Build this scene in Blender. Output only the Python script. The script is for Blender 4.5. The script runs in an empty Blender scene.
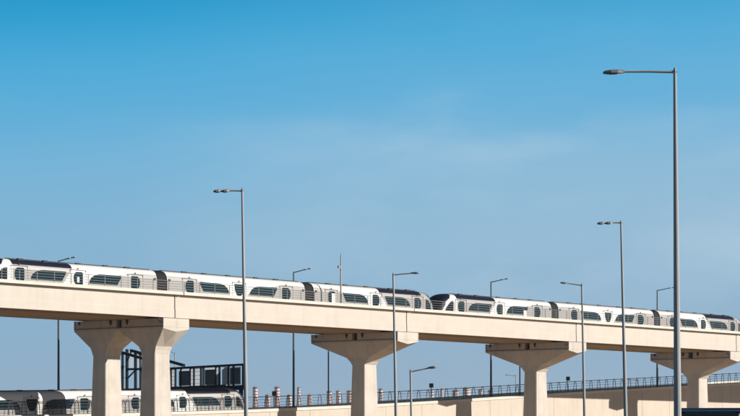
import bpy, bmesh, math, random
from mathutils import Vector, Matrix
random.seed(7)
SC = bpy.context.scene
COL = SC.collection
R = math.radians

# ------------------------------------------------------------------ camera
F = 2600.0                      # focal length in photo pixels (photo 740 wide)
CAMZ = 1.8
HOR = 452.0                     # horizon row of the photo
cd = bpy.data.cameras.new('camera'); cam = bpy.data.objects.new('camera', cd); COL.objects.link(cam)
cam.location = (0, 0, CAMZ); cam.rotation_euler = (R(90), 0, 0)
cd.sensor_width = 36; cd.sensor_fit = 'HORIZONTAL'; cd.lens = 36 * F / 740
cd.shift_y = (HOR - 208.0) / 740; cd.clip_start = 0.5; cd.clip_end = 30000
SC.camera = cam

# ------------------------------------------------------------------ viaduct frame (needed for the sun's azimuth)
K = 654700.0
TH = math.atan(F / 2058.0); SN, CS = math.sin(TH), math.cos(TH); A0 = K * SN / F
def V(s, t, z):                 # along the viaduct, away from its near face, up
    return Vector((-A0 + CS * s - SN * t, SN * s + CS * t, z))
def S(px, t):                   # station of photo column px on the line at offset t
    x = px - 370
    return (F * (A0 + SN * t) + x * CS * t) / (F * CS - x * SN)
def PX(x, y, Y):                # world point seen at a photo position at depth Y
    return Vector(((x - 370) * Y / F, Y, CAMZ + (HOR - y) * Y / F))
def ZY(y, Y): return CAMZ + (HOR - y) * Y / F

# ------------------------------------------------------------------ sun, sky, exposure
SUN_PHI, SUN_EL = R(30), R(22)
sd = (math.cos(SUN_PHI) * SN + math.sin(SUN_PHI) * CS, -math.cos(SUN_PHI) * CS + math.sin(SUN_PHI) * SN)
sun_dir = Vector((sd[0] * math.cos(SUN_EL), sd[1] * math.cos(SUN_EL), math.sin(SUN_EL)))
sl = bpy.data.lights.new('sun', 'SUN'); sl.energy = 5.0; sl.angle = R(0.5); sl.color = (1.0, 0.94, 0.85)
so = bpy.data.objects.new('sun', sl); COL.objects.link(so)
so.rotation_euler = sun_dir.to_track_quat('Z', 'Y').to_euler(); so.location = (60, -40, 60)

SC.view_settings.view_transform = 'Standard'; SC.view_settings.look = 'None'
SC.view_settings.gamma = 1; SC.view_settings.use_curve_mapping = False
SC.view_settings.exposure = 0.28

def lin(r, g, b, k=1.0):
    f = lambda v: (v / 255 / 12.92 if v <= 10 else ((v / 255 + .055) / 1.055) ** 2.4)
    return (f(r) * k, f(g) * k, f(b) * k, 1)

world = bpy.data.worlds.new('World'); SC.world = world; world.use_nodes = True
wt = world.node_tree; wt.nodes.clear()
def wn(t, **kw):
    n = wt.nodes.new(t)
    for k, v in kw.items(): setattr(n, k, v)
    return n
wo = wn('ShaderNodeOutputWorld'); bg = wn('ShaderNodeBackground'); bg.inputs[1].default_value = 0.1
sky = wn('ShaderNodeTexSky', sky_type='NISHITA', sun_disc=False, sun_elevation=SUN_EL,
         sun_rotation=math.atan2(sun_dir.x, sun_dir.y), altitude=0, air_density=1.0, dust_density=1.0, ozone_density=1.0)
tc = wn('ShaderNodeTexCoord'); sep = wn('ShaderNodeSeparateXYZ')
wt.links.new(tc.outputs['Generated'], sep.inputs[0])
# wisps of thin high cloud shift the band a little
mp = wn('ShaderNodeMapping'); mp.inputs['Scale'].default_value = (1.0, 1.0, 3.2)
nz = wn('ShaderNodeTexNoise'); nz.inputs['Scale'].default_value = 7.0; nz.inputs['Detail'].default_value = 6; nz.inputs['Roughness'].default_value = 0.55
wt.links.new(tc.outputs['Generated'], mp.inputs[0]); wt.links.new(mp.outputs[0], nz.inputs['Vector'])
ramp = wn('ShaderNodeValToRGB'); ramp.color_ramp.interpolation = 'B_SPLINE'
EXPK = 10.0 / (2 ** SC.view_settings.exposure)
stops = [(0.0, (150, 177, 200)), (0.037, (142, 176, 204)), (0.075, (134, 179, 210)), (0.092, (126, 178, 211)),
         (0.112, (116, 180, 217)), (0.13, (97, 176, 219)), (0.155, (68, 170, 218)), (0.175, (14, 154, 207)), (0.20, (0, 138, 192))]
cr = ramp.color_ramp
while len(cr.elements) < len(stops): cr.elements.new(0.5)
for e, (z, c) in zip(cr.elements, stops): e.position = z * 4; e.color = lin(*c)
m4 = wn('ShaderNodeMath', operation='MULTIPLY'); m4.inputs[1].default_value = 4.0
# the colour leans paler to the right (nearer the sun)
mx = wn('ShaderNodeMath', operation='MULTIPLY_ADD'); mx.inputs[1].default_value = -0.055
wt.links.new(sep.outputs[0], mx.inputs[0]); wt.links.new(sep.outputs[2], mx.inputs[2])
wt.links.new(mx.outputs[0], m4.inputs[0]); wt.links.new(m4.outputs[0], ramp.inputs[0])
# thin cloud veil
cl = wn('ShaderNodeValToRGB'); cl.color_ramp.elements[0].position = 0.42; cl.color_ramp.elements[1].position = 0.72
wt.links.new(nz.outputs[0], cl.inputs[0])
band = wn('ShaderNodeValToRGB'); b = band.color_ramp; b.interpolation = 'EASE'
b.elements[0].position = 0.04 * 4; b.elements[0].color = (0.1, 0.1, 0.1, 1); b.elements[1].position = 0.085 * 4; b.elements[1].color = (1, 1, 1, 1)
e = b.elements.new(0.112 * 4); e.color = (0.85, 0.85, 0.85, 1); e = b.elements.new(0.135 * 4); e.color = (0.12, 0.12, 0.12, 1)
m4b = wn('ShaderNodeMath', operation='MULTIPLY'); m4b.inputs[1].default_value = 4.0
jit = wn('ShaderNodeMath', operation='MULTIPLY_ADD'); jit.inputs[1].default_value = 0.05
nz2 = wn('ShaderNodeTexNoise'); nz2.inputs['Scale'].default_value = 16.0; nz2.inputs['Detail'].default_value = 5
wt.links.new(mp.outputs[0], nz2.inputs['Vector']); wt.links.new(nz2.outputs[0], jit.inputs[0])
sh = wn('ShaderNodeMath', operation='SUBTRACT'); sh.inputs[1].default_value = 0.025
wt.links.new(sep.outputs[2], jit.inputs[2]); wt.links.new(jit.outputs[0], sh.inputs[0]); wt.links.new(sh.outputs[0], m4b.inputs[0]); wt.links.new(m4b.outputs[0], band.inputs[0])
rx = wn('ShaderNodeMapRange'); rx.inputs['From Min'].default_value = -0.09; rx.inputs['From Max'].default_value = 0.04
rx.inputs['To Min'].default_value = 0.12; rx.inputs['To Max'].default_value = 0.9
wt.links.new(sep.outputs[0], rx.inputs[0])
q = wn('ShaderNodeMath', operation='MULTIPLY'); wt.links.new(band.outputs[0], q.inputs[0]); wt.links.new(rx.outputs[0], q.inputs[1])
q2 = wn('ShaderNodeMath', operation='MULTIPLY'); wt.links.new(q.outputs[0], q2.inputs[0])
cm = wn('ShaderNodeMapRange'); cm.inputs['To Min'].default_value = 0.35; cm.inputs['To Max'].default_value = 1.0
wt.links.new(cl.outputs[0], cm.inputs[0]); wt.links.new(cm.outputs[0], q2.inputs[1])
mixc = wn('ShaderNodeMix', data_type='RGBA'); mixc.inputs[7].default_value = lin(178, 207, 226)
wt.links.new(q2.outputs[0], mixc.inputs[0]); wt.links.new(ramp.outputs[0], mixc.inputs[6])
sc_ = wn('ShaderNodeVectorMath', operation='SCALE'); sc_.inputs['Scale'].default_value = EXPK
wt.links.new(mixc.outputs[2], sc_.inputs[0])
# above 12 degrees the Nishita sky takes over
hi = wn('ShaderNodeMapRange'); hi.inputs['From Min'].default_value = 0.19; hi.inputs['From Max'].default_value = 0.34
wt.links.new(sep.outputs[2], hi.inputs[0])
mixs = wn('ShaderNodeMix', data_type='RGBA')
wt.links.new(hi.outputs[0], mixs.inputs[0]); wt.links.new(sc_.outputs[0], mixs.inputs[6])
nk = wn('ShaderNodeVectorMath', operation='SCALE'); nk.inputs['Scale'].default_value = 0.2
wt.links.new(sky.outputs[0], nk.inputs[0]); wt.links.new(nk.outputs[0], mixs.inputs[7])
wt.links.new(mixs.outputs[2], bg.inputs[0]); wt.links.new(bg.outputs[0], wo.inputs[0])

# ------------------------------------------------------------------ materials
def mat(name, col, rough=0.6, metal=0.0, var=0.0, vscale=3.0, bump=0.0, bscale=30.0, streak=0.0, spec=0.5, stretch=(1, 1, 1)):
    m = bpy.data.materials.new(name); m.use_nodes = True
    nt = m.node_tree; p = nt.nodes['Principled BSDF']
    p.inputs['Base Color'].default_value = (*col, 1); p.inputs['Roughness'].default_value = rough
    p.inputs['Metallic'].default_value = metal; p.inputs['Specular IOR Level'].default_value = spec
    L = nt.links
    if var or streak or bump:
        t = nt.nodes.new('ShaderNodeTexCoord')
        g = nt.nodes.new('ShaderNodeNewGeometry')
    if var or streak:
        mpn = nt.nodes.new('ShaderNodeMapping'); mpn.inputs['Scale'].default_value = stretch
        L.new(g.outputs['Position'], mpn.inputs[0])
        n = nt.nodes.new('ShaderNodeTexNoise'); n.inputs['Scale'].default_value = vscale; n.inputs['Detail'].default_value = 8; n.inputs['Roughness'].default_value = .65
        L.new(mpn.outputs[0], n.inputs['Vector'])
        r = nt.nodes.new('ShaderNodeMapRange'); r.inputs['From Min'].default_value = .3; r.inputs['From Max'].default_value = .7
        r.inputs['To Min'].default_value = 1 - var; r.inputs['To Max'].default_value = 1 + var * .5
        L.new(n.outputs[0], r.inputs[0])
        val = r.outputs[0]
        if streak:
            m2 = nt.nodes.new('ShaderNodeMapping'); m2.inputs['Scale'].default_value = (1, 1, .06)
            L.new(g.outputs['Position'], m2.inputs[0])
            n2 = nt.nodes.new('ShaderNodeTexNoise'); n2.inputs['Scale'].default_value = 2.2; n2.inputs['Detail'].default_value = 6
            L.new(m2.outputs[0], n2.inputs['Vector'])
            r2 = nt.nodes.new('ShaderNodeMapRange'); r2.inputs['From Min'].default_value = .52; r2.inputs['From Max'].default_value = .75
            r2.inputs['To Min'].default_value = 1; r2.inputs['To Max'].default_value = 1 - streak
            L.new(n2.outputs[0], r2.inputs[0])
            mm = nt.nodes.new('ShaderNodeMath'); mm.operation = 'MULTIPLY'; L.new(val, mm.inputs[0]); L.new(r2.outputs[0], mm.inputs[1]); val = mm.outputs[0]
        s = nt.nodes.new('ShaderNodeVectorMath'); s.operation = 'SCALE'; s.inputs[0].default_value = col
        L.new(val, s.inputs['Scale']); L.new(s.outputs[0], p.inputs['Base Color'])
    if bump:
        bn = nt.nodes.new('ShaderNodeTexNoise'); bn.inputs['Scale'].default_value = bscale; bn.inputs['Detail'].default_value = 4
        L.new(g.outputs['Position'], bn.inputs['Vector'])
        bb = nt.nodes.new('ShaderNodeBump'); bb.inputs['Strength'].default_value = bump; bb.inputs['Distance'].default_value = .02
        L.new(bn.outputs[0], bb.inputs['Height']); L.new(bb.outputs[0], p.inputs['Normal'])
    return m
M = {}
M['concrete'] = mat('cream concrete', (.57, .515, .455), .85, var=.07, vscale=.6, streak=.07, bump=.25, bscale=8)
M['concrete_soffit'] = mat('brown deck concrete', (.33, .25, .18), .9, var=.15, vscale=.8, bump=.3, bscale=8)  # darker and browner than the parapet and pier concrete
M['concrete_wall'] = mat('painted wall concrete', (.56, .49, .415), .85, var=.08, vscale=.5, streak=.10, bump=.25, bscale=6)
M['coping'] = mat('light coping concrete', (.66, .60, .53), .8, var=.10, vscale=1.2, bump=.2, bscale=10)
M['concrete_pier'] = mat('pier concrete', (.57, .515, .455), .85, var=.13, vscale=.7, streak=.16, bump=.3, bscale=6)
M['wall_joint'] = mat('weathered wall joint', (.30, .25, .20), .9)
M['joint'] = mat('dark joint', (.05, .042, .035), .9)
M['bearing_and_slot_shade'] = mat('bearing steel', (.03, .027, .025), .6)  # real bearings, and the insert that paints shade into the cap slot
M['silver'] = mat('silver grey train paint', (.365, .345, .335), .35, var=.05, vscale=.7, spec=.5)
M['white'] = mat('white train paint', (.74, .72, .70), .32, var=.04, vscale=.7)
M['navy'] = mat('navy train paint', (.011, .014, .032), .25, var=.1, vscale=.8)
M['glass'] = mat('tinted teal glass', (.005, .022, .032), .08, spec=.25)
M['black_glass'] = mat('black glass', (.008, .010, .014), .08, spec=.55)
M['seal'] = mat('door seal', (.13, .125, .12), .6)
M['rubber'] = mat('dark rubber', (.016, .017, .02), .7)
M['steel_light'] = mat('galvanised rail', (.24, .24, .24), .45, metal=.35, var=.12, vscale=2)
M['steel_dark'] = mat('dark painted steel', (.06, .068, .078), .5, var=.2, vscale=2)
M['pole'] = mat('galvanised pole', (.40, .40, .40), .65, spec=.15, metal=.0, var=.15, vscale=1.2, stretch=(1, 1, .3))
M['pole_dark'] = mat('darker lamp pole', (.13, .135, .14), .7, spec=.15, var=.2, vscale=1.2, stretch=(1, 1, .3))  # darker tone for the lamp poles along the ramp
M['lamp_body'] = mat('lamp housing', (.26, .26, .27), .45, metal=.3, var=.1)
M['lamp_dark'] = mat('lamp underside', (.02, .022, .025), .35)
M['lamp_lens'] = mat('lamp lens', (.25, .26, .27), .1)
M['sign_back'] = mat('dark sign plate', (.008, .016, .024), .5)
M['panel_white'] = mat('pale mesh panel', (.5, .52, .56), .6, var=.2, vscale=4)
M['panel_dark'] = mat('dark mesh panel', (.06, .065, .075), .6, var=.4, vscale=6)
M['tower_steel'] = mat('blackened steel', (.012, .022, .034), .8, var=.2, spec=.1)
M['chim_white'] = mat('chimney white', (.74, .68, .66), .8, var=.12, vscale=.15)
M['chim_red'] = mat('chimney red', (.42, .12, .12), .8, var=.2, vscale=.15)
M['chim_red_pale'] = mat('paler chimney red', (.46, .25, .24), .8, var=.2, vscale=.15)  # paler red bands for the chimneys farther right
M['chim_grey'] = mat('chimney cap', (.12, .10, .11), .8)
M['asphalt'] = mat('asphalt', (.055, .053, .05), .9, var=.2, vscale=.4, bump=.4, bscale=40)
M['sand'] = mat('sandy ground', (.30, .19, .10), .95, var=.2, vscale=.08, bump=.4, bscale=3)
M['paint'] = mat('road paint', (.75, .74, .70), .7, var=.15, vscale=3)
M['kerb'] = mat('kerb stone', (.42, .40, .36), .85, var=.12)
M['bus_blue'] = mat('coach blue paint', (.035, .10, .19), .3, var=.06)
M['bus_black'] = mat('coach dark paint', (.006, .006, .010), .3)
M['bus_trim'] = mat('pale coach trim', (.30, .36, .42), .35)
M['lamp_red'] = mat('red lens', (.35, .02, .02), .2)
M['plate'] = mat('pale plate', (.6, .6, .58), .5)
M['ballast'] = mat('track slab', (.33, .30, .27), .9, var=.2, bump=.4)
M['rail'] = mat('rail steel', (.16, .13, .11), .4, metal=.7)

_t = M['panel_white'].node_tree; _o = [n for n in _t.nodes if n.type == 'OUTPUT_MATERIAL'][0]
_tr = _t.nodes.new('ShaderNodeBsdfTranslucent'); _tr.inputs[0].default_value = (.42, .45, .50, 1)
_mx = _t.nodes.new('ShaderNodeMixShader'); _mx.inputs[0].default_value = .8
_t.links.new(_t.nodes['Principled BSDF'].outputs[0], _mx.inputs[1]); _t.links.new(_tr.outputs[0], _mx.inputs[2]); _t.links.new(_mx.outputs[0], _o.inputs[0])

# ------------------------------------------------------------------ object helpers
def tag(o, label=None, cat=None, group=None, kind=None):
    if label: o['label'] = label
    if cat: o['category'] = cat
    if group: o['group'] = group
    if kind: o['kind'] = kind
    return o
def empty(name, loc=(0, 0, 0), rz=0.0, **kw):
    o = bpy.data.objects.new(name, None); COL.objects.link(o); o.location = loc; o.rotation_euler = (0, 0, rz)
    o.empty_display_size = .3
    return tag(o, **kw)
class MB:
    def __init__(s): s.v, s.f, s.mi, s.mats = [], [], [], []
    def mid(s, m):
        if m is None: m = 0
        if isinstance(m, int): return m
        if m not in s.mats: s.mats.append(m)
        return s.mats.index(m)
    def add(s, vs, fs, m=None, xf=None):
        o = len(s.v); k = s.mid(m)
        for p in vs: s.v.append(tuple(xf(*p)) if xf else tuple(p))
        for f in fs: s.f.append(tuple(i + o for i in f)); s.mi.append(k)
    def box(s, x0, x1, y0, y1, z0, z1, m=None, xf=None):
        s.add([(x0, y0, z0), (x1, y0, z0), (x1, y1, z0), (x0, y1, z0), (x0, y0, z1), (x1, y0, z1), (x1, y1, z1), (x0, y1, z1)],
              [(0, 3, 2, 1), (4, 5, 6, 7), (0, 1, 5, 4), (1, 2, 6, 5), (2, 3, 7, 6), (3, 0, 4, 7)], m, xf)
    def loft(s, secs, m=None, xf=None, cap=True, closed=True):
        n = len(secs[0]); vs = [p for q in secs for p in q]; fs = []
        for i in range(len(secs) - 1):
            for j in range(n if closed else n - 1):
                a, b = i * n + j, i * n + (j + 1) % n
                fs.append((a, b, b + n, a + n))
        if cap: fs.append(tuple(reversed(range(n)))); fs.append(tuple(range((len(secs) - 1) * n, len(secs) * n)))
        s.add(vs, fs, m, xf)
    def tube(s, pts, r, n=8, m=None, xf=None):
        pts = [Vector(p) for p in pts]; rs = r if isinstance(r, (list, tuple)) else [r] * len(pts)
        secs = []
        for i, p in enumerate(pts):
            d = (pts[min(i + 1, len(pts) - 1)] - pts[max(i - 1, 0)]).normalized()
            u = d.cross(Vector((0, 0, 1)));
            if u.length < .05: u = d.cross(Vector((0, 1, 0)))
            u.normalize(); w = d.cross(u)
            secs.append([p + (u * math.cos(2 * math.pi * k / n) + w * math.sin(2 * math.pi * k / n)) * rs[i] for k in range(n)])
        s.loft(secs, m, xf)
    def bar(s, a, b, w, h, m=None):
        a, b = Vector(a), Vector(b); d = (b - a).normalized(); u = d.cross(Vector((0, 0, 1)))
        if u.length < .05: u = d.cross(Vector((0, 1, 0)))
        u.normalize(); k = u.cross(d)
        s.loft([[p + u * i * w / 2 + k * j * h / 2 for i, j in ((-1, -1), (1, -1), (1, 1), (-1, 1))] for p in (a, b)], m)
    def prism(s, poly, y0, y1, m=None, xf=None):     # poly in (x,z), extruded along y
        n = len(poly)
        s.loft([[(x, y0, z) for x, z in poly], [(x, y1, z) for x, z in poly]], m, xf)
    def build(s, name, m=None, parent=None, smooth=False, bevel=0.0):
        me = bpy.data.meshes.new(name); me.from_pydata(s.v, [], s.f)
        if s.mats:
            for q in s.mats: me.materials.append(q)
            for p, k in zip(me.polygons, s.mi): p.material_index = k
        else: me.materials.append(m)
        bm = bmesh.new(); bm.from_mesh(me); bmesh.ops.recalc_face_normals(bm, faces=bm.faces); bm.to_mesh(me); bm.free()
        if smooth:
            for p in me.polygons: p.use_smooth = True
        o = bpy.data.objects.new(name, me); COL.objects.link(o)
        if parent: o.parent = parent
        if bevel:
            bv = o.modifiers.new('bevel', 'BEVEL'); bv.width = bevel; bv.segments = 2; bv.limit_method = 'ANGLE'; bv.angle_limit = R(40)
        return o

# ------------------------------------------------------------------ ground and road
g = MB(); g.add([(-6000, -400, 0), (6000, -400, 0), (6000, 7000, 0), (-6000, 7000, 0)], [(0, 1, 2, 3)])
tag(g.build('ground', M['sand']), kind='structure')
# highway passing the camera and running under the double column pier
g = MB(); g.add([(-60, -80, .004), (40, -80, .004), (40, 200, .004), (-60, 200, .004)], [(0, 1, 2, 3)])
tag(g.build('road', M['asphalt']), kind='structure')
g = MB()
for x in (-7.2, -3.6, 3.6, 7.2):
    for y in range(-60, 190, 12): g.add([(x - .07, y, .008), (x + .07, y, .008), (x + .07, y + 4, .008), (x - .07, y + 4, .008)], [(0, 1, 2, 3)])
for x in (-10.6, 10.6): g.add([(x - .08, -80, .008), (x + .08, -80, .008), (x + .08, 200, .008), (x - .08, 200, .008)], [(0, 1, 2, 3)])
tag(g.build('road_marking', M['paint']), kind='structure')

# ------------------------------------------------------------------ the viaduct
W = 10.9                                   # overall deck width
ZB, ZT = 13.56, 15.87                      # bottom and top of the near fascia
RAIL = 14.05                               # rail level
PIERS = [290.75, 324.1, 353.8, 387.3]
ENDS = (250.0, 420.0)
via = empty('viaduct', V(330, W / 2, 0), TH, label='long cream concrete railway viaduct crossing the picture with two trains on top', cat='viaduct')
AX = math.atan2(SN, CS)
via.rotation_euler = (0, 0, AX)
VO = V(330, W / 2, 0)
def VL(s, t, z): return (s - 330, t - W / 2, z)      # viaduct local coordinates
bounds = [ENDS[0]] + PIERS + [ENDS[1]]
for i in range(len(bounds) - 1):
    a, b_ = bounds[i] + .07, bounds[i + 1] - .07
    d = MB()
    # girder and slab as one trough section (t, z)
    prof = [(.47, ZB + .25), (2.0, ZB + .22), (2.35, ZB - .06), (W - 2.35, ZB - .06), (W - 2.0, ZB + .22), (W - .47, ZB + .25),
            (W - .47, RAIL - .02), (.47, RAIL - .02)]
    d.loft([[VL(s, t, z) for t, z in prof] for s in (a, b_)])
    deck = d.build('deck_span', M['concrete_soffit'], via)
    for far in (0, 1):
        T = (lambda t: W - t) if far else (lambda t: t)
        p = MB(); z1 = ZB + .70
        pr_ = [(.15, ZB), (.465, ZB), (.465, ZT - .30), (.18, ZT - .30), (.18, z1 + .03), (.15, z1)]
        p.loft([[VL(s, T(t), z) for t, z in pr_] for s in (a, b_)])
        p.build('parapet_panel', M['concrete'], deck)
        p = MB()
        k = .8 if i else 0
        pr_ = [(-.24, ZT - .28), (.50, ZT - .28), (.50, ZT), (-.16, ZT), (-.24, ZT - .06)]
        ca, cb = a + (.75 if i else 0), b_ + (.75 if i < len(bounds) - 2 else 0)
        p.loft([[VL(s, T(t), z) for t, z in pr_] for s in (ca - .02, cb - .02)])
        p.build('parapet_coping', M['coping'], deck)
    for tt in (3.35, W - 3.35):
        for r_ in (-.72, .72):
            p = MB(); p.box(a - 330, b_ - 330, tt + r_ - W / 2 - .035, tt + r_ - W / 2 + .035, RAIL - .018, RAIL + .0)
            p.build('running_rail', M['rail'], deck)
    if i < len(bounds) - 2:
        s = bounds[i + 1]; p = MB()
        p.box(s - .069 - 330, s + .069 - 330, .30 - W / 2, .45 - W / 2, ZB + .02, ZT - .32)
        p.build('joint_filler', M['joint'], via)

# handrail on the near and the far parapet
hr = empty('handrail', V(330, .12, ZT), AX, label='pale galvanised handrail of thin rails along the near edge of the viaduct', cat='railing')
for j, z in enumerate((.24, .46, .68, .90)):
    p = MB(); p.tube([(-78, 0, z), (80, 0, z)], .019 if j < 3 else .028, 6); p.build('rail', M['steel_light'], hr)
pm = MB(); pm.box(-.02, .02, -.025, .025, 0, .92); pm.box(-.08, .08, -.06, .06, .001, .02)
p0 = pm.build('post', M['steel_light'], hr)
for k in range(79):
    o = p0 if k == 0 else p0.copy()
    if k: COL.objects.link(o); o.parent = hr
    o.location = (-78 + 2.0 * k, .055, 0)

# piers
def pier(s0, stems, label):
    e = empty('pier', V(s0, W / 2, 0), AX, label=label, cat='pier', group='piers under the viaduct')
    hw = 1.66
    up = MB(); hT = W / 2
    up.box(-hw + .12, hw - .12, -hT + .05, -.32, 12.82, ZB - .075); up.box(-hw + .12, hw - .12, .32, hT - .05, 12.82, ZB - .075)
    up.box(-hw + .34, hw - .34, -hT + .05, hT - .05, 12.74, 12.822)
    up.box(-hw + 1.2, hw - 1.2, -.32, .32, 12.82, ZB - .3)
    # ends close up against the parapet foot
    for sgn in (-1, 1):
        y0, y1 = sorted((sgn * (hT - .045), sgn * (hT + .02)))
        up.box(-hw, hw, y0, y1, 12.743, ZB - .06)
    n = len(stems); half = hT if n == 1 else hT / 2
    cap = MB(); cap.v, cap.f, cap.mi, cap.mats = up.v, up.f, up.mi, up.mats
    cap.loft([[(-hw, y, 12.742), (-hw, y, 12.60), (0, y, 12.34), (hw, y, 12.60), (hw, y, 12.742)] for y in (-hT, hT)])
    for tc_ in stems:
        lv = [(12.60, 1.0, 1.0), (11.10, .13, .13), (10.75, .05, .05), (10.40, 0, 0)]
        secs = []
        bt, bs = .79, .96
        for z, ft, fs in lv:
            y = bt + (half - .002 - bt) * ft; x = bs + (hw - .002 - bs) * fs
            yc = tc_ + (0 if n == 1 else (math.copysign(half, tc_) - tc_) * ft)
            dz = -.26 * ft
            secs.append([(-x, yc - y, z), (0, yc - y, z + dz), (x, yc - y, z), (x, yc + y, z), (0, yc + y, z + dz), (-x, yc + y, z)])
        cap.loft(secs, cap=True)
    cp = cap.build('pier_cap', M['concrete_pier'], e)
    for tc_ in stems:
        st = MB(); secs = []
        for z, k in ((10.40, 0), (5, .15), (0, .30)):
            x, y = .96 + k, .79 + k * .8
            c = .06
            secs.append([(-x + c, tc_ - y, z), (x - c, tc_ - y, z), (x, tc_ - y + c, z), (x, tc_ + y - c, z), (x - c, tc_ + y, z), (-x + c, tc_ + y, z), (-x, tc_ + y - c, z), (-x, tc_ - y + c, z)])
        st.loft(secs); st.build('column', M['concrete_pier'], e)
    for y in (-1.0, 1.0):
        for x in (-hw + .01, ):
            b_ = MB(); b_.box(x + .02, x + .14, y - .12, y + .12, ZB - .36, ZB - .10); b_.box(x + .05, x + .14, y - .06, y + .06, ZB - .54, ZB - .36)
            b_.build('bearing_and_slot_shade', M['bearing_and_slot_shade'], e)
    b_ = MB(); b_.box(-hw + .55, -hw + .75, -.318, .318, 12.83, ZB - .2); b_.build('bearing_and_slot_shade', M['bearing_and_slot_shade'], e)  # no bearing: dark insert standing in for shade inside the cap slot
    b_ = MB(); b_.box(-hw + .05, -hw + .3, hT - .65, hT - .45, ZB - .40, ZB - .12); b_.build('bearing_and_slot_shade', M['bearing_and_slot_shade'], e)
    dp = MB(); dp.tube([(-hw - .05, -hT + .42, ZB - .10), (-hw - .05, -hT + .42, ZB - .36), (-hw + .05, -hT + .25, ZB - .5)], .07, 8)
    dp.build('drain_pipe', M['steel_light'], e)
    return e
pier(PIERS[0], (-3.0, 3.0), 'cream pier with two columns and an arch between them')
pier(PIERS[1], (0,), 'single column hammerhead pier standing behind the short lamp with the rising arm')
pier(PIERS[2], (0,), 'single column hammerhead pier right of the middle, second from the right')
pier(PIERS[3], (0,), 'single column hammerhead pier at the right edge, above the coach roof')

# ------------------------------------------------------------------ trains
UZ = 1.35
def half_section():        # (y, z) from the near skirt over the roof to the far skirt
    near = [(1.20, .35), (1.30, .75), (1.35, 1.1), (1.36, 1.6)] + [(1.36 - .0 * k, 1.7 + .1 * k) for k in range(13)]
    near += [(1.345, 3.02), (1.325, 3.12), (1.30, 3.22), (1.26, 3.32), (1.21, 3.42), (1.14, 3.52), (1.04, 3.62), (.90, 3.70), (.70, 3.77), (.4, 3.82), (0.0, 3.84)]
    return [(-y, z) for y, z in near] + [(y, z) for y, z in reversed(near[:-1])]
SECT = half_section()
def ell(n=7): return [(1 - math.cos(math.pi / 2 * k / n), math.sin(math.pi / 2 * k / n)) for k in range(n + 1)]
def win_poly(kind, x0, x1, z0, z1):
    w, h = x1 - x0, z1 - z0
    if kind == 'round_left':       # swept curve left, slanted right
        pts = [(x0 + a * w * .36, z0 + b_ * h) for a, b_ in ell()] + [(x1 - .08, z1), (x1, z1 - .08), (x1 - w * .13, z0)]
    elif kind == 'round_right':
        pts = [(x0 + x1 - x, z) for x, z in win_poly('round_left', x0, x1, z0, z1)][::-1]
    elif kind == 'door_left':      # D shape with the bulge left
        pts = []
        for q in range(13):
            a = R(-78 + 156 * q / 12)
            pts.append((x0 + .46 * w - .46 * w * math.cos(a) ** .8, (z0 + z1) / 2 + h / 2 * math.sin(a) / math.sin(R(78))))
        pts += [(x1 - .12 * w, z1), (x1 - .03 * w, z1 - .04 * h), (x1, z1 - .12 * h), (x1, z0 + .12 * h), (x1 - .03 * w, z0 + .04 * h), (x1 - .12 * w, z0)]
    elif kind == 'door_right':
        pts = [(x0 + x1 - x, z) for x, z in win_poly('door_left', x0, x1, z0, z1)][::-1]
    else:                          # shield
        pts = [(x0, z1), (x1, z1), (x1 - .05 * w, z0 + .5 * h), (x1 - .24 * w, z0 + .1 * h), (x1 - .4 * w, z0), (x0 + .4 * w, z0), (x0 + .24 * w, z0 + .1 * h), (x0 + .05 * w, z0 + .5 * h)]
    return pts
def add_window(parent, poly, y):
    m = MB(); m.prism(poly, y - .012, y + .06, M['glass']); return m.build('window', None, parent)
def add_door(parent, xc, wx, zt, kind, zb, x0, x1, zt2, y, paint):
    m = MB(); h = wx / 2; e = .028
    for q0, q1 in ((xc - h, xc - h + e), (xc + h - e, xc + h)): m.box(q0, q1, y - .008, y + .05, .95, zt, M['seal'])
    m.box(xc - h + e, xc + h - e, y - .008, y + .05, zt - e, zt, M['seal'])
    m.box(xc - .025, xc + .025, y - .03, y + .05, zt + .03, zt + .18, M['seal'])
    d = m.build('door', None, parent)
    m = MB(); m.prism(win_poly(kind, x0, x1, zb, zt2), y - .014, y + .06, M['glass']); m.build('door_window', None, d)
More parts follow.
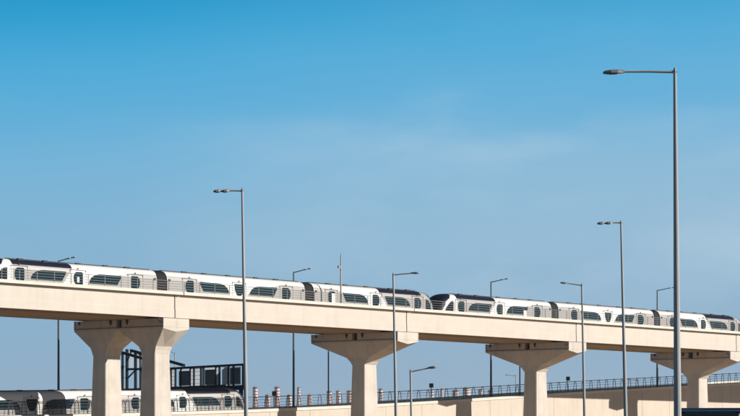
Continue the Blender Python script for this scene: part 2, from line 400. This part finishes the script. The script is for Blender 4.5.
def carriage(train, x_off, L, kind):
    """kind: mid, or end (nose at +x), endm (nose at -x). Local x runs along the train."""
    k = L / 20.0; mirror = kind == 'endm'; end = kind != 'mid'
    X = (lambda u: x_off + L - u) if mirror else (lambda u: x_off + u)   # u from the gangway (or left end)
    du = .10; n = int(round((L - .65 * (1 if end else 2)) / du)); u0 = .65
    us = [u0 + (L - .65 * (1 if end else 2)) * i / n for i in range(n + 1)]
    if end: us = us[:-1] + [L - .04, L]
    NZ = 2.4
    def shape(u):
        if not end or u < L - NZ: return 1.0, 1.0, 0
        q = (u - (L - NZ)) / NZ
        return 1 - .36 * q ** 2.6, 1 - .42 * q ** 2.8 - (.10 * q ** 14), q
    c1, c2 = .5 * L, .555 * L       # centre of the white sweep
    def livery(u, z):
        roof = z > 3.33
        if not end:
            if roof: return 'white'
            d_ = abs(u - .5 * L); lim = 1.25 * k + 4.2 * k * max(0, (z - 2.0) / 1.2) ** 2.2
            return 'white' if d_ < lim else 'silver'
        e = L - u
        if 2.0 < e < 2.65: return 'white' if mirror else 'silver'
        if e <= 2.0:
            ea = .30 + 1.75 * max(0, min(1.1, (z - 1.8) / 1.8)) ** 1.5
            if abs(e - ea) < .27: return 'white' if mirror else 'silver'
            if e < ea: return 'navy'
            return 'black_glass' if 2.0 < z < 3.0 else 'silver'
        right = .535 * L + (0 if z > 3.1 else 1.2 * k * ((3.1 - max(z, 1.6)) / 1.2) ** .8)
        if roof: return 'white' if u < .535 * L else 'navy'
        left = .452 * L - 4.0 * k * max(0, (z - 1.9) / 1.2) ** 2.2
        return 'white' if left < u < right else 'silver'
    m = MB(); names = ['silver', 'white', 'navy', 'black_glass']; m.mats = [M[q] for q in names]
    nS = len(SECT); rows = []
    for u in us:
        sw, sh, q = shape(u); row = []
        for y, z in SECT:
            zz = 1.0 + (z - 1.0) * sh if z > 1.0 else z
            rows.append((X(u), y * sw, zz))
    m.v = rows
    for i in range(len(us) - 1):
        for j in range(nS - 1):
            zc = (SECT[j][1] + SECT[j + 1][1]) / 2; uc = (us[i] + us[i + 1]) / 2
            m.f.append((i * nS + j, i * nS + j + 1, (i + 1) * nS + j + 1, (i + 1) * nS + j)); m.mi.append(names.index(livery(uc, zc)))
    m.f.append(tuple(range(nS))); m.mi.append(0)
    m.f.append(tuple(range((len(us) - 1) * nS, len(us) * nS))); m.mi.append(2 if end else 0)
    body = m.build('carriage', None, train, smooth=False)
    for p in body.data.polygons: p.use_smooth = len(p.vertices) == 4
    ysd = -1.36
    WZ0, WZ1 = 2.16, 3.01
    flip = {'round_left': 'round_right', 'round_right': 'round_left', 'door_left': 'door_right', 'door_right': 'door_left', 'shield': 'shield'}
    def XR(a, b_): q = sorted((X(a * L), X(b_ * L))); return q[0], q[1]
    def Wd(kd, a, b_):
        x0, x1 = XR(a, b_); add_window(body, win_poly(flip[kd] if mirror else kd, x0, x1, WZ0, WZ1), ysd)
    def Dr(kd, a, b_):
        x0, x1 = XR(a, b_); xc = (x0 + x1) / 2
        add_door(body, xc, 1.85 * k, 3.24, flip[kd] if mirror else kd, 1.98, x0, x1, 3.07, ysd, None)
    if not end:
        Dr('door_left', .150, .204); Wd('round_right', .242, .438); Dr('shield', .474, .540); Wd('round_left', .578, .770); Dr('door_right', .804, .864)
    else:
        Dr('door_left', .136, .190); Wd('round_right', .248, .441); Dr('door_right', .477, .531); Wd('round_right', .572, .774); Dr('door_right', .810, .864)
    for ub in ((.95,) if end else (.95, L - .95)):          # small dark lamps beside the gangway
        q = MB(); q.box(X(ub) - .11, X(ub) + .11, ysd - .07, ysd + .05, 2.86, 3.04); q.build('marker_lamp', M['rubber'], body)
    q = MB(); q.box(min(X(.8), X(L - (2.7 if end else .8))), max(X(.8), X(L - (2.7 if end else .8))), -.58, .58, 3.70, 3.872); 
    for f_ in (.18, .31, .47, .66, .80):                    # low vents and aerials along the roof line
        w_ = .16 + .22 * ((f_ * 37) % 1); q.box(X(f_ * L) - w_, X(f_ * L) + w_, -.72, -.50, 3.72, 3.90)
    q.build('roof_fairing', M['rubber'], body)
    bg_ = MB()                                             # running gear under the skirt
    for u in (3.2, L - 3.4):
        bg_.box(X(u) - 1.3, X(u) + 1.3, -1.05, 1.05, .18, .62)
        for du_ in (-.95, .95):
            for y in (-.78, .66): bg_.tube([(X(u) + du_, y, .42), (X(u) + du_, y + .12, .42)], .42, 16)
    bg_.build('bogie', M['rubber'], body)
    return body
def gangway(train, x):
    m = MB(); secs = []
    for i in range(13):
        u = x - .68 + 1.36 * i / 12; d = .93 if i % 2 else .985
        secs.append([(u, y * d, .5 + (z - .5) * (.985 if i % 2 else .998)) for y, z in SECT])
    m.loft(secs); return m.build('gangway', M['rubber'], train)
def train(loc, pitch, L1, L2, L3, label, parts=3):
    e = empty('metro_train', loc, AX, label=label, cat='train', group='silver and white metro trains')
    e.rotation_euler = (0, -pitch, AX)
    carriage(e, 0, L1, 'endm'); gangway(e, L1); carriage(e, L1, L2, 'mid'); gangway(e, L1 + L2); carriage(e, L1 + L2, L3, 'end')
    return e
TT = 2.0 + 1.36
g1, g2, g3, g4 = S(162, 2.0), S(309.5, 2.0), S(555, 2.0), S(657, 2.0)
L2 = g2 - g1
TR1 = train(V(g1 - 20.7, TT, RAIL), 0, 20.7, L2, 331.6 - g2, 'metro train on the left half of the viaduct, its dark nose ending at mid picture')
TR2 = train(V(332.3, TT, RAIL), 0, g3 - 332.3, g4 - g3, 20.0, 'metro train on the right half of the viaduct, with black nose and white arch')

for tr, so_, px0, px1, y0, y1 in ((TR1, g1 - 20.7, 77.0, 79.2, 277, 282.5), (TR1, g1 - 20.7, 331.6, 335.0, 293.5, 303), (TR2, 332.3, 523.6, 526.4, 310.5, 316.5)):
    a, b_ = S(px0, 2.0), S(px1, 2.0); Y = SN * a + CS * 2.0        # white notices stuck behind three panes
    m = MB(); m.box(a - so_, b_ - so_, -1.385, -1.376, ZY(y1, Y) - RAIL, ZY(y0, Y) - RAIL); m.build('window_notice', M['white'], tr)

# ------------------------------------------------------------------ lower ramp with its wall, fence and train
TW = 12.2                                  # wall face
WP = [(-60, 417.2), (0, 416), (120, 413.5), (200, 411.2), (250, 409.8), (374, 404.5), (440, 400.8), (530, 395), (600, 390.6), (690, 385.6), (800, 379.5)]
WS = []
for px, y in WP:
    s = S(px, TW); WS.append((s, ZY(y, SN * s + CS * TW)))
def wz(s):
    for (a, za), (b_, zb) in zip(WS, WS[1:]):
        if s <= b_ or (b_, zb) == WS[-1]: return za + (zb - za) * (s - a) / (b_ - a)
SS = [WS[0][0] + (WS[-1][0] - WS[0][0]) * i / 60 for i in range(61)]
TFAR = TW + 9.5
rw = empty('retaining_wall', V(330, TW, 0), AX, label='long cream concrete ramp wall rising to the right below the viaduct', cat='wall')
def RL(s, t, z): return (s - 330, t - TW, z)
for t0, t1 in ((TW, TW + .3), (TFAR - .3, TFAR)):
    m = MB(); m.loft([[RL(s, t0, 0), RL(s, t1, 0), RL(s, t1, wz(s) - .26), RL(s, t0, wz(s) - .26)] for s in SS])
    m.build('wall_face', M['concrete_wall'], rw)
    m = MB(); m.loft([[RL(s, t0 - .09, wz(s) - .28), RL(s, t1 + .09, wz(s) - .28), RL(s, t1 + .09, wz(s)), RL(s, t0 - .09, wz(s))] for s in SS])
    m.build('coping', M['coping'], rw)
m = MB(); m.loft([[RL(s, TW + .3, wz(s) - 2.2), RL(s, TFAR - .3, wz(s) - 2.2), RL(s, TFAR - .3, wz(s) - 1.35), RL(s, TW + .3, wz(s) - 1.35)] for s in SS])
m.build('ramp_deck', M['ballast'], rw)
m = MB()
for s in [WS[0][0] + 6.2 * i for i in range(1, 22)]:
    m.box(s - 330 - .02, s - 330 + .02, -.008, .05, .1, wz(s) - .3)
m.build('wall_joint', M['wall_joint'], rw)

# dark fence along the ramp wall: splayed pairs of posts and four rails
fn = empty('ramp_fence', V(330, TW + .15, 0), AX, label='dark steel fence with arched posts along the top of the ramp wall', cat='fence')
FS = [S(-30, TW) + 1.65 * i for i in range(1000)]; FS = [s for s in FS if s < S(760, TW)]
FS = FS[:98]
SSF = [FS[0] + (FS[-1] - FS[0]) * i / 50 for i in range(51)]
for h, r_ in ((.36, .021), (.66, .021), (.94, .021), (1.20, .040)):
    m = MB(); m.tube([(s - 330, 0, wz(s) + h) for s in SSF], r_, 6); m.build('rail', M['steel_dark'], fn)
m = MB(); m.loft([[(s - 330, -.20, wz(s) - .002), (s - 330, .14, wz(s) - .002), (s - 330, .14, wz(s) + .06), (s - 330, -.20, wz(s) + .06)] for s in SSF]); m.build('base_rail', M['steel_dark'], fn)
m = MB()
for sg in (-1, 1):
    m.tube([(sg * .30, 0, .03), (sg * .27, 0, .5), (sg * .21, 0, .95), (sg * .10, 0, 1.20), (0, 0, 1.25)], .036, 6)
p0 = m.build('post', M['steel_dark'], fn)
for i, s in enumerate(FS):
    o = p0 if i == 0 else p0.copy()
    if i: COL.objects.link(o); o.parent = fn
    o.location = (s - 330, 0, wz(s))
# small dark plates on posts above the fence
for px, y, lab in ((274.3, 393.6, 'dark square plate in front of a striped chimney, leftmost of three above the fence'),
                   (431.3, 385.6, 'small dark square plate above the fence, right of the short lamp'),
                   (568, 378.7, 'small dark square plate above the plain fence, just right of the third pier column')):
    s = S(px, TW - .1); Y = SN * s + CS * (TW - .1); z = ZY(y, Y)
    e = empty('track_sign', V(s, TW - .1, wz(s)), AX, label=lab, cat='sign', group='dark plates above the fence')
    m = MB(); m.box(-.23, .23, -.02, .02, 0, .46); o = m.build('sign_plate', M['sign_back'], e, bevel=.01); o.location = (0, 0, z - wz(s) - .23)
    o.rotation_euler = (0, 0, -AX * .8)
    m = MB(); m.tube([(0, .06, .02), (0, .06, z - wz(s) + .15)], .035, 6); m.build('sign_post', M['steel_dark'], e)

TL = TW + .45                              # near side of the lower train
sa, sb = S(32, TL), S(240, TL)
za = ZY(388.6, SN * sa + CS * (TL + .6)) - 3.84; zb_ = ZY(386.2, SN * sb + CS * (TL + .6)) - 3.84
pit = math.atan2(zb_ - za, sb - sa)
tip = S(243.5, TL) + 1.0
s0 = tip - 60.0
train(V(s0, TL + 1.36, za - .18 + (s0 - sa) * math.tan(pit)), pit, 20.0, 20.6, 19.4, 'metro train on the lower ramp behind the double column pier, partly in shade')

# ------------------------------------------------------------------ street lamps
def lamp_head(parent, loc, ang, L=.62, w=.26, tilt=0.0):
    m = MB(); secs = []
    for x, hw, zt, zb in ((0, .045, .04, -.035), (.06, .06, .05, -.04), (.2, .11, .055, -.04), (.40, .13, .05, -.04), (.54, .11, .03, -.035), (.62, .05, .008, -.025)):
        k = L / .62
        secs.append([(x * k, -hw, zb), (x * k, hw, zb), (x * k, hw, zt * .4), (x * k, hw * .6, zt), (x * k, -hw * .6, zt), (x * k, -hw, zt * .4)])
    m.loft(secs); o = m.build('luminaire', M['lamp_body'], parent, smooth=False)
    o.location = loc; o.rotation_euler = (0, tilt, ang)
    m = MB(); k = L / .62
    m.loft([[(x * k, -hw, zb), (x * k, hw, zb), (x * k, hw, zb + .035), (x * k, -hw, zb + .035)] for x, hw, zb in ((.22, .095, -.060), (.40, .115, -.065), (.56, .09, -.052))])
    m.build('lamp_lens', M['lamp_dark'], o)
    m = MB(); m.loft([[(.2 * k, -.112, -.052), (.2 * k, .112, -.052), (.2 * k, .112, -.02), (.2 * k, -.112, -.02)], [(.625 * k, -.06, -.048), (.625 * k, .06, -.048), (.625 * k, .06, -.012), (.625 * k, -.06, -.012)]])
    m.build('lamp_rim', M['lamp_dark'], o)
    return o
def street_lamp(px, ytop, Y, zbase, arm, label, heads=1, r0=.11, r1=.05, lean=0.0, ay=0.0, rise=0.0, hl=.62, pxb=None, group='street lamps', pm='pole'):
    top = PX(px, ytop, Y); H = top.z - zbase
    e = empty('street_lamp', (top.x, Y, zbase), 0, label=label, cat='street lamp', group=group)
    dx = H * math.tan(R(lean))
    e.location.x += dx; e.rotation_euler = (0, -R(lean), 0)
    m = MB(); n = 12
    m.tube([(0, 0, 0), (0, 0, 1.4), (0, 0, 1.45), (0, 0, H * .55), (0, 0, H)], [r0 * 1.35, r0 * 1.3, r0, (r0 + r1) / 2, r1], n); po = m.build('pole', M[pm], e, smooth=False)
    m = MB(); m.box(-r0 * .5, r0 * .5, -r0 * 1.5, -r0 * 1.0, .6, 1.2); m.build('access_door', M['lamp_body'], po)
    m = MB(); m.box(-r0 * 2.4, r0 * 2.4, -r0 * 2.4, r0 * 2.4, .0, .04); m.build('base_plate', M['steel_dark'], e)
    m = MB(); m.tube([(0, 0, H), (0, 0, H + .10)], [r1 * 1.2, r1 * .6], 8); m.build('pole_cap', M['lamp_body'], e)
    L = math.hypot(arm, ay); ang = math.atan2(ay, arm); ux, uy = arm / L, ay / L
    m = MB(); m.tube([(-ux * .05, -uy * .05, H - .02), (ux * L * .5, uy * L * .5, H + rise * .5), (ux * L, uy * L, H + rise)], [r1 * .85, r1 * .75, r1 * .65], 8)
    m.build('arm', M[pm], e)
    tl = -math.atan2(rise, L)
    for k in range(heads):
        q = L + k * (hl * .98) - .04
        lamp_head(e, (ux * q, uy * q, H + rise + k * hl * .9 * math.tan(-tl) * .9), ang, hl, tilt=tl)
    return e
def shade_px(Y): return Y / F
# in front of the viaduct
street_lamp(674.9, 71.2, 71.5, 0, -52 * 71.5 / F, 'tallest grey street lamp at right, its single head reaching left high in the sky', r0=.115, r1=.045, lean=.45, hl=.58)
street_lamp(242.2, 190.5, 104, 0, -13.5 * 104 / F, 'grey street lamp left of the middle with twin heads reaching left, well above the trains', heads=2, r0=.095, r1=.042, lean=1.0, hl=.33)
street_lamp(621.0, 222.5, 118, 0, -9 * 118 / F, 'street lamp just left of the tallest lamp, thin pole and twin dark heads reaching left', heads=2, r0=.10, r1=.042, lean=1.4, hl=.36)
street_lamp(393.3, 274.6, 152, 0, 18.5 * 152 / F, 'street lamp in front of the viaduct with a pale sunlit arm and head reaching right', r0=.105, r1=.055, lean=1.1, hl=.48, rise=.06)
street_lamp(581.8, 285.2, 158, 0, -14.5 * 158 / F, 'street lamp in front of the viaduct with its pale arm rising to the left', r0=.10, r1=.05, lean=1.2, hl=.46, rise=.13)
street_lamp(410.6, 371.6, 120, 0, 18 * 120 / F, 'short street lamp in front of the ramp wall, arm rising right to a sunlit head', r0=.06, r1=.045, lean=.9, hl=.42, rise=.14)
# behind the lower ramp train, standing on the ramp deck
TLM = TW + 6.6
def ramp_lamp(px, ytop, arm_px, rise_px, label, heads=2, hl=.46, r0=.12):
    s = S(px, TLM); Y = SN * s + CS * TLM; k = Y / F
    return street_lamp(px, ytop, Y, wz(s) - 1.35, arm_px * k, label, heads=heads, r0=r0, r1=.07, hl=hl * k / .1, rise=rise_px * k, group='lamps along the ramp', pm='pole_dark')
ramp_lamp(58.5, 261.2, 7.5, 2.0, 'street lamp behind the left train with dark twin heads just over its roof', hl=.53)
ramp_lamp(293.6, 272.6, 9.3, 2.4, 'street lamp behind the viaduct left of the slim mast, twin dark heads reaching right')
ramp_lamp(491.0, 282.2, 9.0, 2.0, 'street lamp behind the right train with dark twin heads over its navy roof')
ramp_lamp(657.2, 290.6, 10.0, 2.0, 'street lamp behind the viaduct partly hidden by the tallest lamp, twin heads reaching right')
ramp_lamp(328.4, 316, 7, 1.5, 'thin dark pole left of the second pier whose top hides behind the deck', r0=.075)
ramp_lamp(519.8, 352, 6, 1.5, 'thin dark pole close left of the third pier column, top hidden by the pier', r0=.075)
# far away beyond the ramp
street_lamp(174.8, 353.5, 330, 0, -2.4 * 330 / F, 'tiny far street lamp right of the double column pier over the black steel platform', r0=.09, r1=.05, hl=.36, rise=.12, group='far street lamps')
street_lamp(515.6, 375.8, 360, 0, -7.5 * 360 / F, 'tiny far street lamp left of the third pier with one dark head reaching left', r0=.09, r1=.05, hl=.42, rise=.1, group='far street lamps')
street_lamp(637.5, 380.3, 380, 0, -8 * 380 / F, 'tiny far street lamp whose head just clears the ramp fence right of a foreground pole', r0=.09, r1=.05, hl=.36, rise=.12, group='far street lamps')

# slim mast on the near parapet
s = S(341.5, .3); Y = SN * s + CS * .3
e = empty('radio_mast', V(s, .38, ZT), AX, label='slim grey mast standing on the viaduct parapet with a small bracket', cat='mast')
h = ZY(256, Y) - ZT
m = MB(); m.tube([(0, 0, 0), (0, 0, h * .5), (0, 0, h)], [.085, .08, .06], 10); m.build('pole', M['pole'], e)
m = MB(); m.tube([(0, 0, h - .02), (0, 0, h + .25)], .03, 6); m.build('antenna', M['lamp_body'], e)
m = MB(); m.bar((0, -.05, h * .71), (-.42, -.12, h * .76), .07, .07); m.box(-.55, -.3, -.2, -.04, h * .74, h * .79); m.build('bracket', M['lamp_body'], e)
m = MB(); m.box(-.16, .16, -.1, .1, 0.003, .05); m.build('base_plate', M['steel_dark'], e)

# ------------------------------------------------------------------ black steel platform behind the lower train
A_, B_ = PX(243, 384, 264), PX(119, 387, 286)
gx = (B_ - A_); gx.z = 0; GL = gx.length
pf = empty('steel_platform', (A_.x, A_.y, 0), math.atan2(gx.y, gx.x), label='black steel framed platform with pale mesh panels and a sloping boom, behind the lower train', cat='platform')
zb, zt = ZY(385.5, 264), ZY(365.0, 264)
def gp(px):                                 # distance along the platform for a photo column
    dA = Vector((A_.x, A_.y)); d = Vector((gx.x, gx.y)) / GL; xr = (px - 370) / F
    return (xr * dA.y - dA.x) / (d.x - xr * d.y)
h_ = zt - zb
m = MB(); m.bar((0, 0, zb - .2), (GL + .2, 0, zb - .2), .4, .48); m.build('lower_beam', M['tower_steel'], pf)
e1 = gp(168)
m = MB(); m.bar((-.1, 0, zt + .03), (e1 + 1.5, 0, zt + .03), .3, .22); m.build('upper_beam', M['tower_steel'], pf)
m = MB(); m.bar((0, 2.2, zt - .12), (e1 + 1.5, 2.2, zt - .12), .25, .2); m.bar((0, 2.2, zb - .2), (GL, 2.2, zb - .2), .4, .5); m.build('rear_beam', M['tower_steel'], pf)
cols = [243, 233.5, 228.5, 219.5, 216, 203.5, 201, 194, 190.5, 181, 175.5, 171]
for px in cols:
    x = gp(px); m = MB(); m.box(x - .06, x + .06, -.1, .1, zb, zt); m.build('upright', M['tower_steel'], pf)
for a, b_, kd in ((195, 200.6, 'w'), (191, 193.6, 'w'), (216.5, 219.2, 'w'), (222, 228, 'w'), (172, 175.2, 'w'), (204.5, 215.2, 'd'), (178.5, 190, 'd'), (229.5, 240.5, 'd')):
    x0, x1 = sorted((gp(a), gp(b_))); m = MB()
    if kd == 'w':
        m.add([(x0, 0, zb + .14), (x1, 0, zb + .14), (x1, 0, zt - .12), (x0, 0, zt - .12)], [(0, 1, 2, 3)], M['panel_white'])
        for j in range(1, 5):
            z = zb + h_ * j / 5; m.box(x0, x1, -.03, -.01, z - .014, z + .014, M['steel_dark'])
        m.build('pale_panel', None, pf)
    else:
        m.box(x0 + .12, x1 - .12, -.03, .03, zb + .22, zt - .30, M['panel_dark'])
        for q0, q1, r0, r1 in ((x0, x1, zb + .10, zb + .22), (x0, x1, zt - .30, zt - .18), (x0, x0 + .12, zb + .22, zt - .3), (x1 - .12, x1, zb + .22, zt - .3)):
            m.add([(q0, -.04, r0), (q1, -.04, r0), (q1, -.04, r1), (q0, -.04, r1)], [(0, 1, 2, 3)], M['panel_white'])
        for j in range(-2, 6):
            xa = x0 + (x1 - x0) * j / 5
            lo, hi_ = max(xa, x0 + .12), min(xa + (x1 - x0) * .55, x1 - .12)
            if hi_ > lo:
                f0 = (lo - xa) / ((x1 - x0) * .55); f1 = (hi_ - xa) / ((x1 - x0) * .55); zz = lambda f: zb + .24 + (h_ - .58) * f
                m.bar((lo, -.045, zz(f0)), (hi_, -.045, zz(f1)), .02, .03, M['steel_dark'])
        m.build('mesh_panel', None, pf)
# stair tower at the left end, with the sloping boom
x126, x136 = gp(127), gp(135.5)
ht = ZY(349.5, 285)
for x, w_, top in ((x126, .26, ht), (x136, .24, ht - .3), (gp(140.5), .12, ht - .6)):
    for y in (0, 2.2):
        m = MB(); m.box(x - w_ / 2, x + w_ / 2, y - .12, y + .12, zb - .3, top); m.build('tower_post', M['tower_steel'], pf)
for y in (0, 2.2):
    m = MB(); m.bar((gp(131), y, ZY(350.6, 284)), (gp(184), y, ZY(365.5, 274)), .30, .26); m.build('boom', M['tower_steel'], pf)
m = MB(); m.bar((x126, 0, ZY(362, 285)), (gp(132), 0, ZY(350.5, 285)), .12, .12); m.bar((x126, 0, ZY(369.5, 285)), (gp(146), 0, ZY(369.5, 282)), .3, .22); m.bar((x126, -.02, ZY(379, 285)), (x136, -.02, ZY(370, 283)), .12, .12)
m.build('tower_brace', M['tower_steel'], pf)
for a, b_, y in ((129.5, 133.5, 354), (137.5, 141, 355)):
    m = MB(); x0, x1 = sorted((gp(a), gp(b_))); m.add([(x0, 0, ZY(368, 285)), (x1, 0, ZY(368, 285)), (x1, 0, ZY(y, 285)), (x0, 0, ZY(y, 285))], [(0, 1, 2, 3)]); m.build('pale_panel', M['panel_white'], pf)
m = MB()
for px in (119.5, 121.5, 123.5): m.box(gp(px) - .03, gp(px) + .03, -.03, .03, zb, ZY(367, 286))
for y in (367, 378): m.bar((gp(119.3), 0, ZY(y, 286)), (x126, 0, ZY(y, 285)), .05, .05)
m.build('landing_rail', M['steel_dark'], pf)
for x in (.4, GL * .33, GL * .66, GL - .5):
    for y in (0, 2.2):
        m = MB(); m.box(x - .16, x + .16, y - .16, y + .16, 0, zb - .4); m.build('leg', M['tower_steel'], pf)

# ------------------------------------------------------------------ power station chimneys far beyond the ramp
def chimney(px, ytop, wpx, Y, nb, label, first_red=True, pale=False):
    k = Y / F; H = ZY(ytop, Y); r1 = wpx * k / 2 * .86; r0 = wpx * k / 2 * 1.12
    c = PX(px, 452, Y)
    e = empty('chimney', (c.x, Y, 0), 0, label=label, cat='chimney', group='red and white power station chimneys')
    m = MB(); n = 20; bands = []; bh = 2.35 * k * (26 / nb if nb else 1) * .60
    z = 0; nbn = max(6, int(H / bh)); rows = [H * i / nbn for i in range(nbn + 1)]
    rad = lambda z: r0 + (r1 - r0) * z / H
    for i in range(nbn):
        red = ((nbn - 1 - i) % 2 == 0) == first_red
        m.loft([[(rad(q) * math.cos(2 * math.pi * j / n), rad(q) * math.sin(2 * math.pi * j / n), q) for j in range(n)] for q in (rows[i], rows[i + 1])], (M['chim_red_pale'] if pale else M['chim_red']) if red else M['chim_white'], cap=(i == nbn - 1))
    m.build('stack', None, e)
    m = MB(); m.tube([(0, 0, H - .12 * k * 4), (0, 0, H + .12 * k * 5)], r1 * 1.08, 20); m.build('rim', M['chim_grey'], e)
    m = MB(); m.tube([(-r1 * .2, -r1 * .2, H + .4 * k), (-r1 * .2, -r1 * .2, H + 2.0 * k)], .22 * k, 6); m.build('beacon', M['chim_grey'], e)
    return e
CH = [(255.2, 387.8, 5.6, 'tall striped chimney right beside the twin headed lamp pole, leftmost of the row'),
      (267.6, 395.6, 5.4, 'low striped chimney between the two tall ones at the left end of the row'),
      (277.0, 387.6, 6.0, 'tall striped chimney behind the leftmost dark plate'),
      (289.3, 395.6, 5.0, 'low striped chimney just left of the dark lamp pole by the coping shadow'),
      (298.7, 388.2, 3.6, 'slender tall striped chimney touching the right side of a dark lamp pole'),
      (309.5, 395.4, 5.2, 'low striped chimney right of the slender one'),
      (329.2, 391.8, 5.6, 'striped chimney crossed by the thin dark pole left of the second pier'),
      (338.2, 391.6, 5.0, 'striped chimney midway between the thin dark pole and the second pier column'),
      (349.4, 391.4, 6.4, 'striped chimney half hidden at the left side of the second pier column'),
      (380.6, 389.4, 4.6, 'striped chimney just right of the second pier column'),
      (432.0, 390.0, 3.2, 'narrow pale striped chimney under the middle dark plate'),
      (441.8, 389.6, 3.6, 'narrow striped chimney right of the middle dark plate'),
      (455.4, 391.0, 7.0, 'broad low striped stack right above the first column shadow on the wall'),
      (466.6, 388.6, 8.4, 'broadest striped stack, left of the lamp pole behind the right train'),
      (480.2, 390.2, 4.6, 'short striped chimney in the gap left of a tall dark lamp pole'),
      (489.2, 391.0, 3.0, 'narrow striped chimney touching the left side of a tall dark lamp pole')]
for i, (px, y, w_, lab) in enumerate(CH):
    chimney(px, y, w_, 2500 + 60 * ((i * 5) % 7), 26 + (i * 3) % 5 - 2, lab, first_red=i % 3 != 1, pale=px > 425)

# ------------------------------------------------------------------ coach whose roof shows at the lower right
BY = 100.0; k = BY / F
bx0, bx1 = PX(676.5, 0, BY).x, PX(742.5, 0, BY).x; bz = ZY(408, BY)
bus = empty('coach', ((bx0 + bx1) / 2, BY, 0), -R(9), label='dark coach seen from behind with a blue roof edge, at the bottom right corner', cat='coach')
bw = (bx1 - bx0) / 2; BL = 11.5
m = MB(); secs = []
for y, dz, dw in ((-.02, -.14, .10), (.10, -.04, .03), (.4, -.01, .0), (BL - .5, -.01, 0), (BL, -.3, .12)):
    w_ = bw - dw; T = bz - .02 + dz
    secs.append([(-w_, y, .32), (w_, y, .32), (w_, y, T - .35), (w_ - .06, y, T - .12), (w_ - .25, y, T), (-w_ + .25, y, T), (-w_ + .06, y, T - .12), (-w_, y, T - .35)])
m.loft(secs); m.build('body', M['bus_black'], bus)
m = MB(); m.box(-bw + .03, bw - .03, -.07, BL * .9, bz - .16, bz); m.build('roof_edge', M['bus_blue'], bus, bevel=.03)
m = MB(); m.box(-bw + .03, bw - .03, -.085, -.02, bz - .125, bz - .10); m.build('roof_trim', M['bus_trim'], bus)
m = MB(); m.box(-.95, .95, -.05, .02, bz - 1.35, bz - .30); m.build('rear_window', M['black_glass'], bus, bevel=.02)
for sx in (-1, 1):
    m = MB(); m.box(sx * 1.0 - .1, sx * 1.0 + .1, -.06, .02, .85, 1.35); m.build('tail_lamp', M['lamp_red'], bus)
    for y in (2.4, BL - 2.6):
        m = MB(); m.tube([(sx * (bw - .30), y, .5), (sx * (bw - .01), y, .5)], .5, 24); w = m.build('wheel', M['rubber'], bus)
        m = MB(); m.tube([(sx * (bw - .02), y, .5), (sx * (bw + .015), y, .5)], .26, 16); m.build('rim', M['steel_light'], w)
    m = MB(); m.box(sx * bw - .012, sx * bw + .012, 1.0, BL - 1.2, bz - 1.3, bz - .55); m.build('side_window', M['black_glass'], bus)
m = MB(); m.box(-.95, .95, -.10, .0, .38, .62); m.build('bumper', M['rubber'], bus)
m = MB(); m.box(bw - .42, bw - .10, .5, 1.2, bz + .0, bz + .18); m.build('roof_unit', M['bus_black'], bus) if False else None

# ------------------------------------------------------------------ haze in the air
m = bpy.data.materials.new('haze'); m.use_nodes = True; nt = m.node_tree; nt.nodes.clear()
vo = nt.nodes.new('ShaderNodeOutputMaterial'); pv = nt.nodes.new('ShaderNodeVolumePrincipled')
pv.inputs['Color'].default_value = (.86, .90, .95, 1); pv.inputs['Density'].default_value = 0.8e-4; pv.inputs['Anisotropy'].default_value = .2
nt.links.new(pv.outputs[0], vo.inputs['Volume'])
hz = MB(); hz.box(-6300, 6300, -450, 7200, -1, 82); tag(hz.build('haze', m), kind='stuff')
